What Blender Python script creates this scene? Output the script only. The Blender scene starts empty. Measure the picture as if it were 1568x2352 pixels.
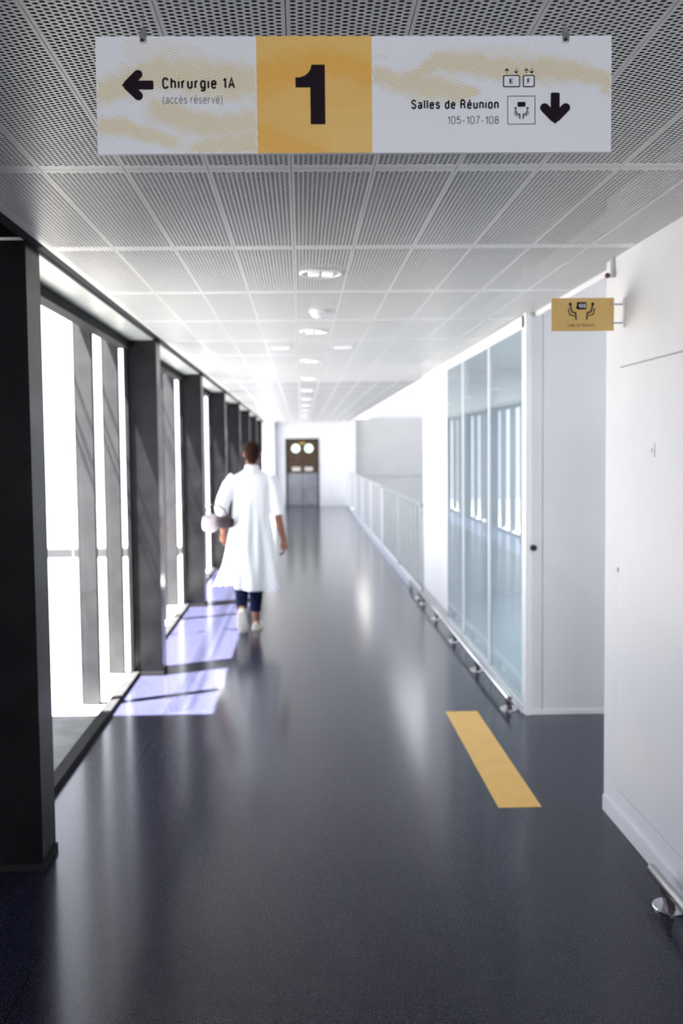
import bpy, bmesh, math, random
from mathutils import Vector, Matrix
random.seed(7)
S = bpy.context.scene
COL = S.collection

# ------------------------------------------------------------------ camera
cam_d = bpy.data.cameras.new('camera'); cam = bpy.data.objects.new('camera', cam_d); COL.objects.link(cam)
S.camera = cam
YAW, PITCH, ROLL, F = .0206, .0518, .0116, 1944.08
_f = Vector((math.sin(YAW)*math.cos(PITCH), math.cos(YAW)*math.cos(PITCH), -math.sin(PITCH)))
_r = Vector((math.cos(YAW), -math.sin(YAW), 0)); _d = _f.cross(_r)
_r2 = math.cos(ROLL)*_r + math.sin(ROLL)*_d; _d2 = -math.sin(ROLL)*_r + math.cos(ROLL)*_d
m = Matrix.Identity(4)
for i in range(3):
    m[i][0] = _r2[i]; m[i][1] = -_d2[i]; m[i][2] = -_f[i]
m[2][3] = 1.68
cam.matrix_world = m
cam_d.sensor_fit = 'VERTICAL'; cam_d.sensor_height = 36
cam_d.lens = F/2352*36
cam_d.shift_x = (784-733.04)/2352; cam_d.shift_y = (1133.69-1176)/2352
cam_d.clip_start = .05; cam_d.clip_end = 500
cam_d.dof.use_dof = True; cam_d.dof.focus_distance = 2.0; cam_d.dof.aperture_fstop = 2.8

# ------------------------------------------------------------------ world, sun, exposure
w = bpy.data.worlds.new('world'); S.world = w; w.use_nodes = True
nt = w.node_tree; bg = nt.nodes['Background']
bg.inputs[0].default_value = (.90, .93, 1.0, 1); bg.inputs[1].default_value = 3.5
sd = bpy.data.lights.new('sun', 'SUN'); sun = bpy.data.objects.new('sun', sd); COL.objects.link(sun)
sd.energy = 140; sd.angle = .012; sd.color = (1, .94, .84)
sun.rotation_euler = Vector((.316, .13, -.94)).to_track_quat('-Z', 'Y').to_euler()
S.view_settings.view_transform = 'Standard'; S.view_settings.look = 'None'
S.view_settings.gamma = 1; S.view_settings.use_curve_mapping = False
S.view_settings.exposure = 0.14
# daylight falling through the skylight over the stair void
ad = bpy.data.lights.new('skylight_daylight', 'AREA'); al = bpy.data.objects.new('skylight_daylight', ad); COL.objects.link(al)
ad.shape = 'RECTANGLE'; ad.size = 2.6; ad.size_y = 12; ad.energy = 300; ad.color = (.95, .97, 1)
al.location = (3.4, 17, 4.85)

# unseen light added behind the viewer to brighten the front of the hanging sign
ad = bpy.data.lights.new('rear_fill_light', 'AREA'); al = bpy.data.objects.new('rear_fill_light', ad); COL.objects.link(al)
ad.shape = 'RECTANGLE'; ad.size = 2.3; ad.size_y = 1.8; ad.energy = 205; ad.color = (.96, .97, 1)
al.location = (.1, -5.8, 1.45); al.rotation_euler = (math.pi/2, 0, 0); al.rotation_euler[2] = 0
# added unseen lights: one brightens the recess wall, one the room behind the glass
ad = bpy.data.lights.new('recess_fill_light', 'AREA'); al = bpy.data.objects.new('recess_fill_light', ad); COL.objects.link(al)
ad.shape = 'RECTANGLE'; ad.size = 1.2; ad.size_y = 1.8; ad.energy = 46; ad.color = (1, 1, .98)
al.location = (4.4, 4.5, 1.4); al.rotation_euler = (0, math.pi/2, 0)
ad = bpy.data.lights.new('room_fill_light', 'AREA'); al = bpy.data.objects.new('room_fill_light', ad); COL.objects.link(al)
ad.shape = 'RECTANGLE'; ad.size = 2.0; ad.size_y = 3.0; ad.energy = 40; ad.color = (.86, .95, 1)
al.location = (3.1, 7.3, 2.5)

# ------------------------------------------------------------------ helpers
def mat(name, col=(.8,.8,.8), rough=.5, metal=0, spec=.5, emit=None, es=0):
    M = bpy.data.materials.new(name); M.use_nodes = True
    b = M.node_tree.nodes['Principled BSDF']
    b.inputs['Base Color'].default_value = (*col, 1); b.inputs['Roughness'].default_value = rough
    b.inputs['Metallic'].default_value = metal; b.inputs['Specular IOR Level'].default_value = spec
    if emit:
        b.inputs['Emission Color'].default_value = (*emit, 1); b.inputs['Emission Strength'].default_value = es
    return M
def noisy(M, scale, a, b, detail=3, bump=0, lo=.35, hi=.65):
    """vary the base colour between a and b with object-space noise"""
    n = M.node_tree.nodes; l = M.node_tree.links; P = n['Principled BSDF']
    tc = n.new('ShaderNodeTexCoord'); no = n.new('ShaderNodeTexNoise'); no.inputs['Scale'].default_value = scale
    no.inputs['Detail'].default_value = detail
    r = n.new('ShaderNodeValToRGB'); r.color_ramp.elements[0].color = (*a, 1); r.color_ramp.elements[1].color = (*b, 1)
    r.color_ramp.elements[0].position = lo; r.color_ramp.elements[1].position = hi
    l.new(tc.outputs['Object'], no.inputs['Vector']); l.new(no.outputs['Fac'], r.inputs[0]); l.new(r.outputs[0], P.inputs['Base Color'])
    if bump:
        bu = n.new('ShaderNodeBump'); bu.inputs['Strength'].default_value = bump; bu.inputs['Distance'].default_value = .002
        l.new(no.outputs['Fac'], bu.inputs['Height']); l.new(bu.outputs[0], P.inputs['Normal'])
    return M
def glass(name, tint=(.96,.965,.98), ior=1.5, refl=1):
    M = bpy.data.materials.new(name); M.use_nodes = True; n = M.node_tree.nodes; l = M.node_tree.links
    n.clear(); o = n.new('ShaderNodeOutputMaterial'); mx = n.new('ShaderNodeMixShader')
    t = n.new('ShaderNodeBsdfTransparent'); t.inputs[0].default_value = (*tint, 1)
    g = n.new('ShaderNodeBsdfGlossy'); g.inputs['Roughness'].default_value = 0.0
    f = n.new('ShaderNodeFresnel'); f.inputs[0].default_value = ior
    ge = n.new('ShaderNodeNewGeometry'); iv = n.new('ShaderNodeMath'); iv.operation = 'SUBTRACT'; iv.inputs[0].default_value = 1; l.new(ge.outputs['Backfacing'], iv.inputs[1])
    mu = n.new('ShaderNodeMath'); mu.operation = 'MULTIPLY'; l.new(f.outputs[0], mu.inputs[0]); l.new(iv.outputs[0], mu.inputs[1])   # one reflection per pane
    m2 = n.new('ShaderNodeMath'); m2.operation = 'MULTIPLY'; m2.inputs[1].default_value = refl; l.new(mu.outputs[0], m2.inputs[0]); mu = m2
    l.new(mu.outputs[0], mx.inputs[0]); l.new(t.outputs[0], mx.inputs[1]); l.new(g.outputs[0], mx.inputs[2]); l.new(mx.outputs[0], o.inputs[0])
    return M

def box(bm, x0, x1, y0, y1, z0, z1):
    vs = [bm.verts.new((x, y, z)) for x in (x0, x1) for y in (y0, y1) for z in (z0, z1)]
    for f in ((0,1,3,2),(4,6,7,5),(0,4,5,1),(2,3,7,6),(0,2,6,4),(1,5,7,3)): bm.faces.new([vs[i] for i in f])
    return bm
def loft(bm, rings, cap0=True, cap1=True, closed=True):
    R = [[bm.verts.new(p) for p in r] for r in rings]; n = len(R[0])
    for a, b in zip(R[:-1], R[1:]):
        for i in range(n if closed else n-1): bm.faces.new((a[i], a[(i+1) % n], b[(i+1) % n], b[i]))
    if cap0: bm.faces.new(R[0][::-1])
    if cap1: bm.faces.new(R[-1])
    return bm
def frame_of(d):
    d = d.normalized(); a = Vector((0,0,1)) if abs(d.z) < .9 else Vector((0,1,0))
    u = d.cross(a).normalized(); return u, d.cross(u).normalized()
def tube(bm, pts, rad, n=16, flat=1):
    """tube through points, radius list or number"""
    pts = [Vector(p) for p in pts]; R = rad if isinstance(rad, (list, tuple)) else [rad]*len(pts)
    rings = []
    u = v = None
    for i, p in enumerate(pts):
        d = (pts[min(i+1, len(pts)-1)] - pts[max(i-1, 0)]).normalized()
        if u is None: u, v = frame_of(d)
        else:
            u = (u - d*u.dot(d)).normalized(); v = d.cross(u).normalized()
        rings.append([p + (u*math.cos(t) + v*math.sin(t)*flat)*R[i] for t in (2*math.pi*k/n for k in range(n))])
    return loft(bm, rings)
def ball(bm, c, r, n=20, rot=None):
    r = (r, r, r) if not isinstance(r, (tuple, list)) else r
    mt = Matrix.Translation(c) @ (rot or Matrix.Identity(4)) @ Matrix.Diagonal((*r, 1))
    bmesh.ops.create_uvsphere(bm, u_segments=n, v_segments=n//2+2, radius=1, matrix=mt); return bm
def disc(bm, c, r, h, n=32, axis='z', r2=None):
    c = Vector(c); r2 = r if r2 is None else r2
    A = {'z': lambda a, b, t: Vector((a, b, t)), 'y': lambda a, b, t: Vector((a, t, b)), 'x': lambda a, b, t: Vector((t, a, b))}[axis]
    return loft(bm, [[c + A(rr*math.cos(2*math.pi*k/n), rr*math.sin(2*math.pi*k/n), t) for k in range(n)] for rr, t in ((r, 0), (r2, h))])
def lathe(bm, c, prof, n=32):
    c = Vector(c)
    return loft(bm, [[c + Vector((r*math.cos(2*math.pi*k/n), r*math.sin(2*math.pi*k/n), z)) for k in range(n)] for r, z in prof])
def obj(name, bm, m, parent=None, smooth=False, bevel=0, kind=None, label=None):
    bmesh.ops.recalc_face_normals(bm, faces=bm.faces)
    me = bpy.data.meshes.new(name); bm.to_mesh(me); bm.free()
    me.materials.append(m)
    if smooth:
        for p in me.polygons: p.use_smooth = True
    o = bpy.data.objects.new(name, me); COL.objects.link(o)
    if smooth:
        try:
            me.set_sharp_from_angle(angle=.7)
        except Exception: pass
    if bevel:
        b = o.modifiers.new('bevel', 'BEVEL'); b.width = bevel; b.segments = 2; b.limit_method = 'ANGLE'; b.harden_normals = False
    if parent:
        o.parent = parent; o.matrix_parent_inverse = Matrix.Translation(-Vector(parent.location))
    if kind: o['kind'] = kind
    if label: o['label'] = label
    return o
def tag(o, label, cat, group=None):
    o['label'] = label; o['category'] = cat
    if group: o['group'] = group
    return o
def thing(name, loc, label=None, cat=None, group=None):
    o = bpy.data.objects.new(name, None); COL.objects.link(o); o.location = loc; o.empty_display_size = .1
    if label: tag(o, label, cat, group)
    return o
def BX(*a): return box(bmesh.new(), *a)
def copy_thing(root, delta, label):
    r = root.copy(); COL.objects.link(r); r.location = Vector(root.location) + Vector(delta); r['label'] = label
    for ch in list(root.children):
        c = ch.copy(); COL.objects.link(c); c.parent = r
        for g in list(ch.children):
            d = g.copy(); COL.objects.link(d); d.parent = c
    return r

# ------------------------------------------------------------------ materials
M_wall = noisy(mat('white_paint', (.80,.81,.84), .45), 3, (.79,.80,.835), (.83,.835,.86))
M_gloss = noisy(mat('white_laminate', (.82,.82,.85), .32), 2, (.80,.81,.84), (.84,.845,.87))
M_grey = noisy(mat('light_grey_panel', (.72,.75,.79), .5), 2, (.70,.73,.77), (.74,.77,.81))
M_panel = noisy(mat('ceiling_steel', (.65,.66,.68), .36, 0, .5), 5, (.63,.645,.66), (.67,.68,.70))
M_black = noisy(mat('plenum_black', (.01,.01,.012), .9), 4, (.008,.008,.01), (.014,.014,.016))
M_pillar = noisy(mat('anthracite_metal', (.01,.01,.012), .2, 0, .2), 6, (.008,.008,.010), (.013,.013,.015))
M_dim = noisy(mat('dim_grey_paint', (.2,.2,.21), .6), 4, (.18,.18,.19), (.22,.22,.23))
M_frame = noisy(mat('black_frame', (.012,.012,.014), .75, 0, .2), 8, (.010,.010,.012), (.016,.016,.018))
M_fin = noisy(mat('dark_fin', (.02,.02,.024), .5), 6, (.016,.016,.020), (.026,.026,.03))
M_soffit = noisy(mat('grey_soffit', (.42,.45,.45), .35), 4, (.40,.43,.43), (.45,.48,.48))
M_steel = mat('brushed_steel', (.66,.66,.67), .2, 1)
M_steeld = mat('dull_steel', (.42,.42,.43), .38, 1)
M_glass = glass('window_glass', refl=.12)
M_glass2 = glass('partition_glass', (.85,.90,.91), 1.65)
M_yellow = noisy(mat('yellow_vinyl', (.72,.44,.11), .45), 10, (.70,.42,.105), (.75,.46,.12))
M_ink = mat('sign_ink', (.012,.005,.012), .6, 0, .12)
M_ink2 = mat('grey_ink', (.10,.09,.11), .5)
M_concrete = noisy(mat('pale_concrete', (.42,.44,.42), .8), 6, (.17,.175,.17), (.25,.26,.25))

# speckled, glossy navy vinyl with welded seams
M_floor = mat('navy_vinyl', (.02,.02,.05), .27, 0, .06)
n = M_floor.node_tree.nodes; l = M_floor.node_tree.links; P = n['Principled BSDF']
P.inputs['Coat Weight'].default_value = 1; P.inputs['Coat Roughness'].default_value = .16; P.inputs['Coat IOR'].default_value = 1.27
tc = n.new('ShaderNodeTexCoord'); no = n.new('ShaderNodeTexNoise'); no.inputs['Scale'].default_value = 230; no.inputs['Detail'].default_value = 2
r = n.new('ShaderNodeValToRGB'); cr = r.color_ramp
cr.elements[0].position = .36; cr.elements[0].color = (.006,.006,.020, 1); cr.elements[1].position = .74; cr.elements[1].color = (.17,.18,.26, 1)
e = cr.elements.new(.56); e.color = (.0125,.0135,.034, 1)
l.new(tc.outputs['Object'], no.inputs['Vector']); l.new(no.outputs['Fac'], r.inputs[0])
sep = n.new('ShaderNodeSeparateXYZ'); l.new(tc.outputs['Object'], sep.inputs[0])
def seam(sock, at, step):
    a = n.new('ShaderNodeMath'); a.operation = 'SUBTRACT'; a.inputs[1].default_value = at; l.new(sock, a.inputs[0])
    b = n.new('ShaderNodeMath'); b.operation = 'PINGPONG'; b.inputs[1].default_value = step/2; l.new(a.outputs[0], b.inputs[0])
    c = n.new('ShaderNodeMath'); c.operation = 'LESS_THAN'; c.inputs[1].default_value = .002; l.new(b.outputs[0], c.inputs[0]); return c
s1 = seam(sep.outputs[0], -.897, 2.0); s2 = seam(sep.outputs[1], 9.06, 18.0)
mx = n.new('ShaderNodeMath'); mx.operation = 'MAXIMUM'; l.new(s1.outputs[0], mx.inputs[0]); l.new(s2.outputs[0], mx.inputs[1])
mc = n.new('ShaderNodeMix'); mc.data_type = 'RGBA'; l.new(mx.outputs[0], mc.inputs[0]); l.new(r.outputs[0], mc.inputs[6]); mc.inputs[7].default_value = (.004,.004,.008,1)
l.new(mc.outputs[2], P.inputs['Base Color'])
no2 = n.new('ShaderNodeTexNoise'); no2.inputs['Scale'].default_value = 120; no2.inputs['Detail'].default_value = 3; l.new(tc.outputs['Object'], no2.inputs['Vector'])
bu = n.new('ShaderNodeBump'); bu.inputs['Strength'].default_value = .12; bu.inputs['Distance'].default_value = .001
l.new(no2.outputs['Fac'], bu.inputs['Height']); l.new(bu.outputs[0], P.inputs['Normal'])

# ------------------------------------------------------------------ setting: shell
CZ = 2.505; X0, X1 = -1.27, 1.385
obj('floor', box(BX(-1.36, 1.40, -6, 25.4, -.2, 0), 1.40, 5.0, 3.83, 9.75, -.2, -.0005), M_floor, kind='structure')
obj('wall_right', box(BX(X1, 1.60, -6, 3.83, 0, 2.9), 1.60, 4.6, 3.63, 3.83, 0, 2.9), M_wall, kind='structure')
obj('wall_left_blocker', BX(-1.36, -1.27, -6, 3.35, 0, 2.9), M_dim, kind='structure')  # unseen wall added to shut out window light and darken the near end
obj('wall_back', BX(-1.6, 1.6, -6.2, -6, 0, 2.9), M_dim, kind='structure')
obj('baseboard_right', BX(1.374, X1, -6, 3.818, 0, .072), M_wall, kind='structure', bevel=.002)
# end wall of the recess on the right
wr = thing('wall_recess', (1.385, 5.22, 0)); wr['kind'] = 'structure'
obj('panel', BX(1.497, 4.6, 5.22, 5.30, 0, 2.9), M_grey, wr, kind=None)
obj('panel', BX(1.385, 1.494, 5.222, 5.30, 0, 2.9), M_grey, wr)
obj('post', BX(1.383, 1.412, 5.200, 5.245, 0, 2.52), M_gloss, wr, bevel=.003, label='white edge post')
obj('floor_strip', BX(1.412, 4.5, 5.214, 5.22, 0, .03), M_gloss, wr)
k = obj('door_stop', lathe(bmesh.new(), (0,0,0), [(.0, 0), (.016, 0), (.0185, .008), (.0185, .028), (.012, .034), (0, .034)]), mat('black_rubber', (.005,.005,.005), .6), wr, smooth=True, label='round black knob')
k.matrix_parent_inverse = Matrix(); k.rotation_euler = (math.pi/2, 0, 0); k.location = Vector((1.437, 5.224, 1.055)) - Vector(wr.location)
# recess, room behind the glass
obj('wall_recess_side', BX(4.5, 4.6, 3.63, 9.75, 0, 2.9), M_wall, kind='structure')
obj('floor_room', BX(1.44, 4.5, 5.30, 9.60, 0, .003), M_grey, kind='structure')
obj('wall_room_back', BX(1.43, 4.6, 9.60, 9.75, 0, 2.9), M_wall, kind='structure')
# white wall piece past the glass partition
obj('wall_pier', BX(1.40, 1.60, 8.09, 9.72, 0, 2.52), M_gloss, kind='structure', bevel=.003)
# stair void far on the right
M_mid = noisy(mat('mid_grey_cladding', (.50,.51,.51), .5), 2, (.49,.50,.50), (.52,.53,.53))
obj('wall_stair_cross', BX(1.5, 6.2, 24.5, 24.7, -3, 2.57), M_mid, kind='structure')
obj('trim_stair', BX(1.5, 6.0, 24.47, 24.5, .90, .95), M_mid, kind='structure')
obj('wall_stair_upper', BX(1.5, 6.2, 24.7, 24.8, 2.4, 5.2), M_wall, kind='structure')
obj('wall_stair_side', BX(6.0, 6.2, 9.75, 24.7, -3, 5.2), M_wall, kind='structure')
obj('wall_stair_near', BX(1.60, 6.0, 9.75, 9.9, -3, 5.2), M_wall, kind='structure')
obj('ceiling_stair', BX(1.43, 6.2, 9.7, 24.8, 5.0, 5.2), M_wall, kind='structure')
obj('floor_stair', BX(1.40, 6.2, 9.7, 24.8, -3.2, -3.0), M_grey, kind='structure')
obj('wall_stair_head', BX(1.455, 1.50, 9.75, 24.5, 2.52, 5.1), M_wall, kind='structure')
obj('wall_floor_edge', BX(1.40, 1.42, 9.75, 24.5, -3, 0), M_wall, kind='structure')
obj('wall_column', BX(1.245, 1.56, 24.3, 24.62, 0, 2.52), M_gloss, kind='structure', bevel=.01)
# end wall with the doorway
obj('wall_end', box(box(BX(-1.4, -.474, 25.3, 25.5, 0, 2.7), .52, 1.6, 25.3, 25.5, 0, 2.7), -.474, .52, 25.3, 25.5, 2.01, 2.7), M_wall, kind='structure')
obj('wall_end_pier', BX(-1.3, -.80, 25.0, 25.3, 0, 2.505), M_wall, kind='structure')
obj('ceiling_roof', BX(-1.45, 1.45, -6.2, 25.5, 2.78, 3.0), M_black, kind='structure')
obj('ceiling_recess', BX(1.455, 4.6, 3.6, 9.75, 2.56, 2.62), M_wall, kind='structure')
obj('trim_1', BX(1.443, 1.456, -6, 24.6, 2.478, 2.80), M_gloss, kind='structure')
obj('trim_2', BX(-1.016, -.995, -6, 25.3, CZ-.001, CZ+.01), M_panel, kind='structure')
obj('trim_gap_shade', BX(-1.075, -1.016, -6, 25.3, 2.512, 2.80), M_black, kind='structure')  # black filler standing in for the shade in the gap beside the ceiling
obj('trim_3', BX(-1.45, -1.40, -6, 25.3, 2.56, 3.0), M_black, kind='structure')

# ------------------------------------------------------------------ ceiling: perforated steel panels
CX0, CW, CY0, CL = -.0195, .2437, 2.531, .975
ceil = thing('ceiling', (CX0, CY0, CZ)); ceil['kind'] = 'structure'
def perforated_panel():
    bm = bmesh.new(); g = .0009; a, b = .0144, .0136; nc = 16; rx, ry, t = .0061, .0047, .0011
    W, L = CW, CL; mx0 = (W - nc*a)/2
    def rect(x0, x1, y0, y1):
        bm.faces.new([bm.verts.new(p) for p in ((x0,y0,0),(x0,y1,0),(x1,y1,0),(x1,y0,0))])
    rect(g, mx0, g, L-g); rect(W-mx0, W-g, g, L-g)
    nr = 67; my = (L - (nr+.5)*b)/2
    ca = math.atan2(b/2, a/2)
    angs = []
    for q0, q1 in ((0, ca), (ca, math.pi/2), (math.pi/2, math.pi-ca), (math.pi-ca, math.pi)): angs += [q0, (q0+q1)/2]
    angs += [x + math.pi for x in angs]
    O = []
    for x in angs:
        c, s = math.cos(x), math.sin(x); k = min((a/2)/abs(c) if abs(c) > 1e-9 else 9, (b/2)/abs(s) if abs(s) > 1e-9 else 9); O.append((k*c, k*s))
    I = [(rx*math.cos(x), ry*math.sin(x)) for x in angs]; N = len(angs)
    for i in range(nc):
        x0 = mx0 + i*a; y0 = my + (b/2 if i % 2 else 0)
        rect(x0, x0+a, g, y0); rect(x0, x0+a, y0+nr*b, L-g)
        for j in range(nr):
            cx, cy = x0+a/2, y0+(j+.5)*b
            vo = [bm.verts.new((cx+p, cy+q, 0)) for p, q in O]; vi = [bm.verts.new((cx+p, cy+q, 0)) for p, q in I]; vt = [bm.verts.new((cx+p, cy+q, t)) for p, q in I]
            for k in range(N):
                k2 = (k+1) % N
                bm.faces.new((vo[k], vi[k], vi[k2], vo[k2])); bm.faces.new((vi[k], vt[k], vt[k2], vi[k2]))
    for (x0, x1, y0, y1) in ((g, g, g, L-g), (W-g, W-g, g, L-g), (g, W-g, g, g), (g, W-g, L-g, L-g)):     # folded edges
        bm.faces.new([bm.verts.new(p) for p in ((x0,y0,0),(x1,y1,0),(x1,y1,.012),(x0,y0,.012))])
    me = bpy.data.meshes.new('panel'); bm.to_mesh(me); bm.free(); me.materials.append(M_panel); return me
pm = perforated_panel()
for j in range(-2, 8):
    for k in range(-4, 6):
        o = bpy.data.objects.new('panel', pm); COL.objects.link(o); o.parent = ceil; o.location = (k*CW, j*CL, 0)
# the rest of the panels: pattern in the material (solid margins, perforated field)
M_far = mat('perforated_far', (.7,.7,.7), .38)
n = M_far.node_tree.nodes; l = M_far.node_tree.links; P = n['Principled BSDF']
tc = n.new('ShaderNodeTexCoord'); sep = n.new('ShaderNodeSeparateXYZ'); l.new(tc.outputs['Object'], sep.inputs[0])
def band(sock, step, wd):
    b = n.new('ShaderNodeMath'); b.operation = 'PINGPONG'; b.inputs[1].default_value = step/2; l.new(sock, b.inputs[0])
    c = n.new('ShaderNodeMath'); c.operation = 'LESS_THAN'; c.inputs[1].default_value = wd; l.new(b.outputs[0], c.inputs[0]); return c
a_ = band(sep.outputs[0], CW, .011); b_ = band(sep.outputs[1], CL, .032)
mx = n.new('ShaderNodeMath'); mx.operation = 'MAXIMUM'; l.new(a_.outputs[0], mx.inputs[0]); l.new(b_.outputs[0], mx.inputs[1])
mc = n.new('ShaderNodeMix'); mc.data_type = 'RGBA'; l.new(mx.outputs[0], mc.inputs[0]); mc.inputs[6].default_value = (.42,.43,.45,1); mc.inputs[7].default_value = (.66,.67,.69,1)  # field darker than the margins: shade in the holes put into its colour
l.new(mc.outputs[2], P.inputs['Base Color'])
bm = bmesh.new(); box(bm, -4*CW, 6*CW, 8*CL, 25.3-CY0, 0, .012); box(bm, -4*CW, 6*CW, -8.6, -2*CL, 0, .012)
o = obj('panel', bm, M_far, kind='stuff'); o.parent = ceil

# ------------------------------------------------------------------ left facade: windows between pillars
PY = [3.35, 6.3, 9.1, 11.9, 14.7, 17.5, 20.3, 23.1]
PD = .18
prev = 3.35+PD
for i, py in enumerate(PY[1:] + [25.3]):
    y0, y1 = prev, py
    wn = thing('window_%d' % (i+1), (X0, y0, 0)); wn['kind'] = 'structure'
    bm = bmesh.new()
    box(bm, X0-.03, X0+.035, y0, y1, 0, .035); box(bm, X0-.06, X0+.02, y0, y1, 2.44, 2.50)
    box(bm, X0-.028, X0, y0, y0+.03, .035, 2.44); box(bm, X0-.028, X0, y1-.02, y1, .035, 2.44)
    obj('window_frame', bm, M_frame, wn)
    obj('pane', BX(X0-.022, X0-.010, y0+.03, y1-.02, .035, 2.44), M_glass, wn)
    obj('soffit', BX(X0-.06, -1.077, y0, y1, 2.50, 2.56), M_soffit, wn)
    prev = py + PD
ordn = ['nearest', 'second', 'third', 'fourth', 'fifth', 'sixth', 'seventh', 'eighth']
for i, py in enumerate(PY):
    p = thing('pillar', (-1.165, py, 0))
    obj('shaft', BX(-1.275, -1.06, py, py+PD, .03, 2.505), M_pillar, p, bevel=.002)
    obj('foot_plate', BX(-1.275, -1.052, py-.004, py+PD+.004, 0, .03), M_frame, p)
    tag(p, '%s dark anthracite pillar from the viewer along the left window wall' % ordn[i], 'pillar', 'dark pillars along the window wall')
# outside: fins, cables, terrace
fy = [(-1, a) for a in ()]
nf = 0; PN = ['nearest', 'second', 'third', 'fourth', 'fifth', 'sixth', 'seventh', 'eighth', 'ninth']
for b0 in (5.55, 8.35, 11.15, 13.95, 16.75, 19.55, 22.35):
    for q, dy in enumerate((0, .78)):
        y = b0 + dy
        bm = bmesh.new(); box(bm, -1.44, -1.352, y, y+.05, .012, 2.9); box(bm, -1.475, -1.44, y+.012, y+.035, .012, 2.9)
        o = obj('facade_fin', bm, M_fin, bevel=.002)
        if b0 < 5:
            tag(o, '%s dark fin outside the glass hidden behind the nearest pillar' % ('nearer', 'farther')[q], 'fin', 'facade fins outside the glass')
        else:
            tag(o, '%s dark vertical fin outside the glass between the %s and %s pillars' % (('nearer', 'farther')[q], PN[nf//2], PN[nf//2+1]), 'fin', 'facade fins outside the glass'); nf += 1
M_cable = mat('cable_steel', (.55,.57,.58), .4, 1)
for i, y in enumerate((7.4, 8.8, 10.2, 11.6, 13.0)):
    c = thing('trellis_cable', (-2.0, y, 0))
    obj('cable', tube(bmesh.new(), [(-2.0, y, 0), (-2.0, y, 5.2)], .006, 8), M_cable, c)
    for z in (.32, 1.02, 1.72, 2.42, 3.12, 3.82):
        obj('cable_clamp', ball(bmesh.new(), (-2.0, y, z), (.026, .026, .026), 12), M_cable, c, smooth=True)
    tag(c, 'thin steel cable with round clamps outside, %s from the viewer' % ordn[i], 'cable', 'trellis cables outside the windows')
t = thing('trellis_wires', (-2.0, 4.9, 3.6), 'three level wires strung high outside between the trellis cables', 'wires')
for z in (3.50, 3.62, 3.86): obj('wire', tube(bmesh.new(), [(-2.04, 4.9, z), (-2.04, 16, z)], .007, 8), M_cable, t)
tr = obj('terrace_ledge', BX(-1.97, -1.302, 3.4, 26, -.15, .008), M_concrete); tag(tr, 'pale concrete ledge running along outside the windows', 'ledge')
obj('ground_outside', BX(-60, -2.3, -20, 90, -4.2, -3.8), mat('bright_paving', (.11,.11,.108), .9), kind='structure')
g = obj('boundary_wall', BX(-40, -4, 44, 44.6, -3.8, -3.3), mat('boundary_grey', (.035,.035,.042), .8)); tag(g, 'low grey boundary wall far outside beyond the windows', 'wall')
g = obj('sun_blocker', BX(-6.0, -1.46, -8, 4.9, 3.05, 3.25), M_fin); tag(g, 'unseen added sun canopy outside above the nearest windows', 'blocker')  # unseen slab added to keep the sun off the near floor

# ------------------------------------------------------------------ flush door in the right wall
dr = thing('door_1', (X1, 2.72, 0)); dr['kind'] = 'structure'
bm = bmesh.new(); box(bm, X1-.002, X1+.01, 2.72, 3.656, .160, 2.024)
obj('door_gap', bm, mat('seam_grey', (.42,.42,.46), .6), dr)
obj('door_leaf', BX(X1-.006, X1+.01, 2.724, 3.650, .166, 2.016), M_gloss, dr, bevel=.001)
bm = bmesh.new(); box(bm, X1-.010, X1-.005, 3.28, 3.325, 1.635, 1.69)
obj('lock_plate', bm, M_gloss, dr, bevel=.001)
obj('lock_cylinder', disc(bmesh.new(), (X1-.012, 3.302, 1.662), .009, .004, 20, 'x'), M_steeld, dr)
obj('hinge_pin', BX(X1-.010, X1, 3.651, 3.661, 1.128, 1.15), M_steeld, dr)

# ------------------------------------------------------------------ double door at the far end
d2 = thing('door_2', (.023, 25.3, 0)); d2['kind'] = 'structure'
M_wood = noisy(mat('brown_wood', (.11,.055,.018), .4), 6, (.035,.015,.004), (.06,.03,.008))
M_guard = noisy(mat('grey_door_guard', (.20,.21,.25), .3), 3, (.17,.18,.22), (.24,.25,.28))
M_port = mat('lit_porthole', (.6,.8,.65), .2, emit=(.72,1,.80), es=1.1)
bm = bmesh.new(); box(bm, -.474, -.44, 25.27, 25.35, 0, 2.01); box(bm, .486, .52, 25.27, 25.35, 0, 2.01); box(bm, -.474, .52, 25.27, 25.35, 1.96, 2.01)
obj('door_frame', bm, M_frame, d2)
for s in (-1, 1):
    xa, xb = (-.44, .020) if s < 0 else (.026, .486)
    lf = obj('door_leaf', BX(xa, xb, 25.32, 25.36, .01, 1.96), M_wood, d2)
    obj('guard_plate', BX(xa+.004, xb-.004, 25.312, 25.32, .01, .985), M_guard, lf, label='grey lower guard plate')
    px = -.165 if s < 0 else .224
    obj('porthole', disc(bmesh.new(), (px, 25.306, 1.725), .125, .016, 32, 'y'), M_port, lf, label='round lit window')
    obj('push_plate', BX(px-.115 if s < 0 else px-.13, px+.135 if s < 0 else px+.11, 25.30, 25.315, 1.055, 1.165), mat('plate_pale', (.62,.60,.58), .4), lf, label='pale push plate')
obj('notice', BX(-.055, .115, 25.295, 25.305, 1.845, 1.915), mat('ochre', (.48,.28,.04), .5), d2, label='small ochre notice')
obj('wall_door_backing', BX(-.6, .65, 25.4, 25.5, 0, 2.3), M_black, kind='structure')

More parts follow.
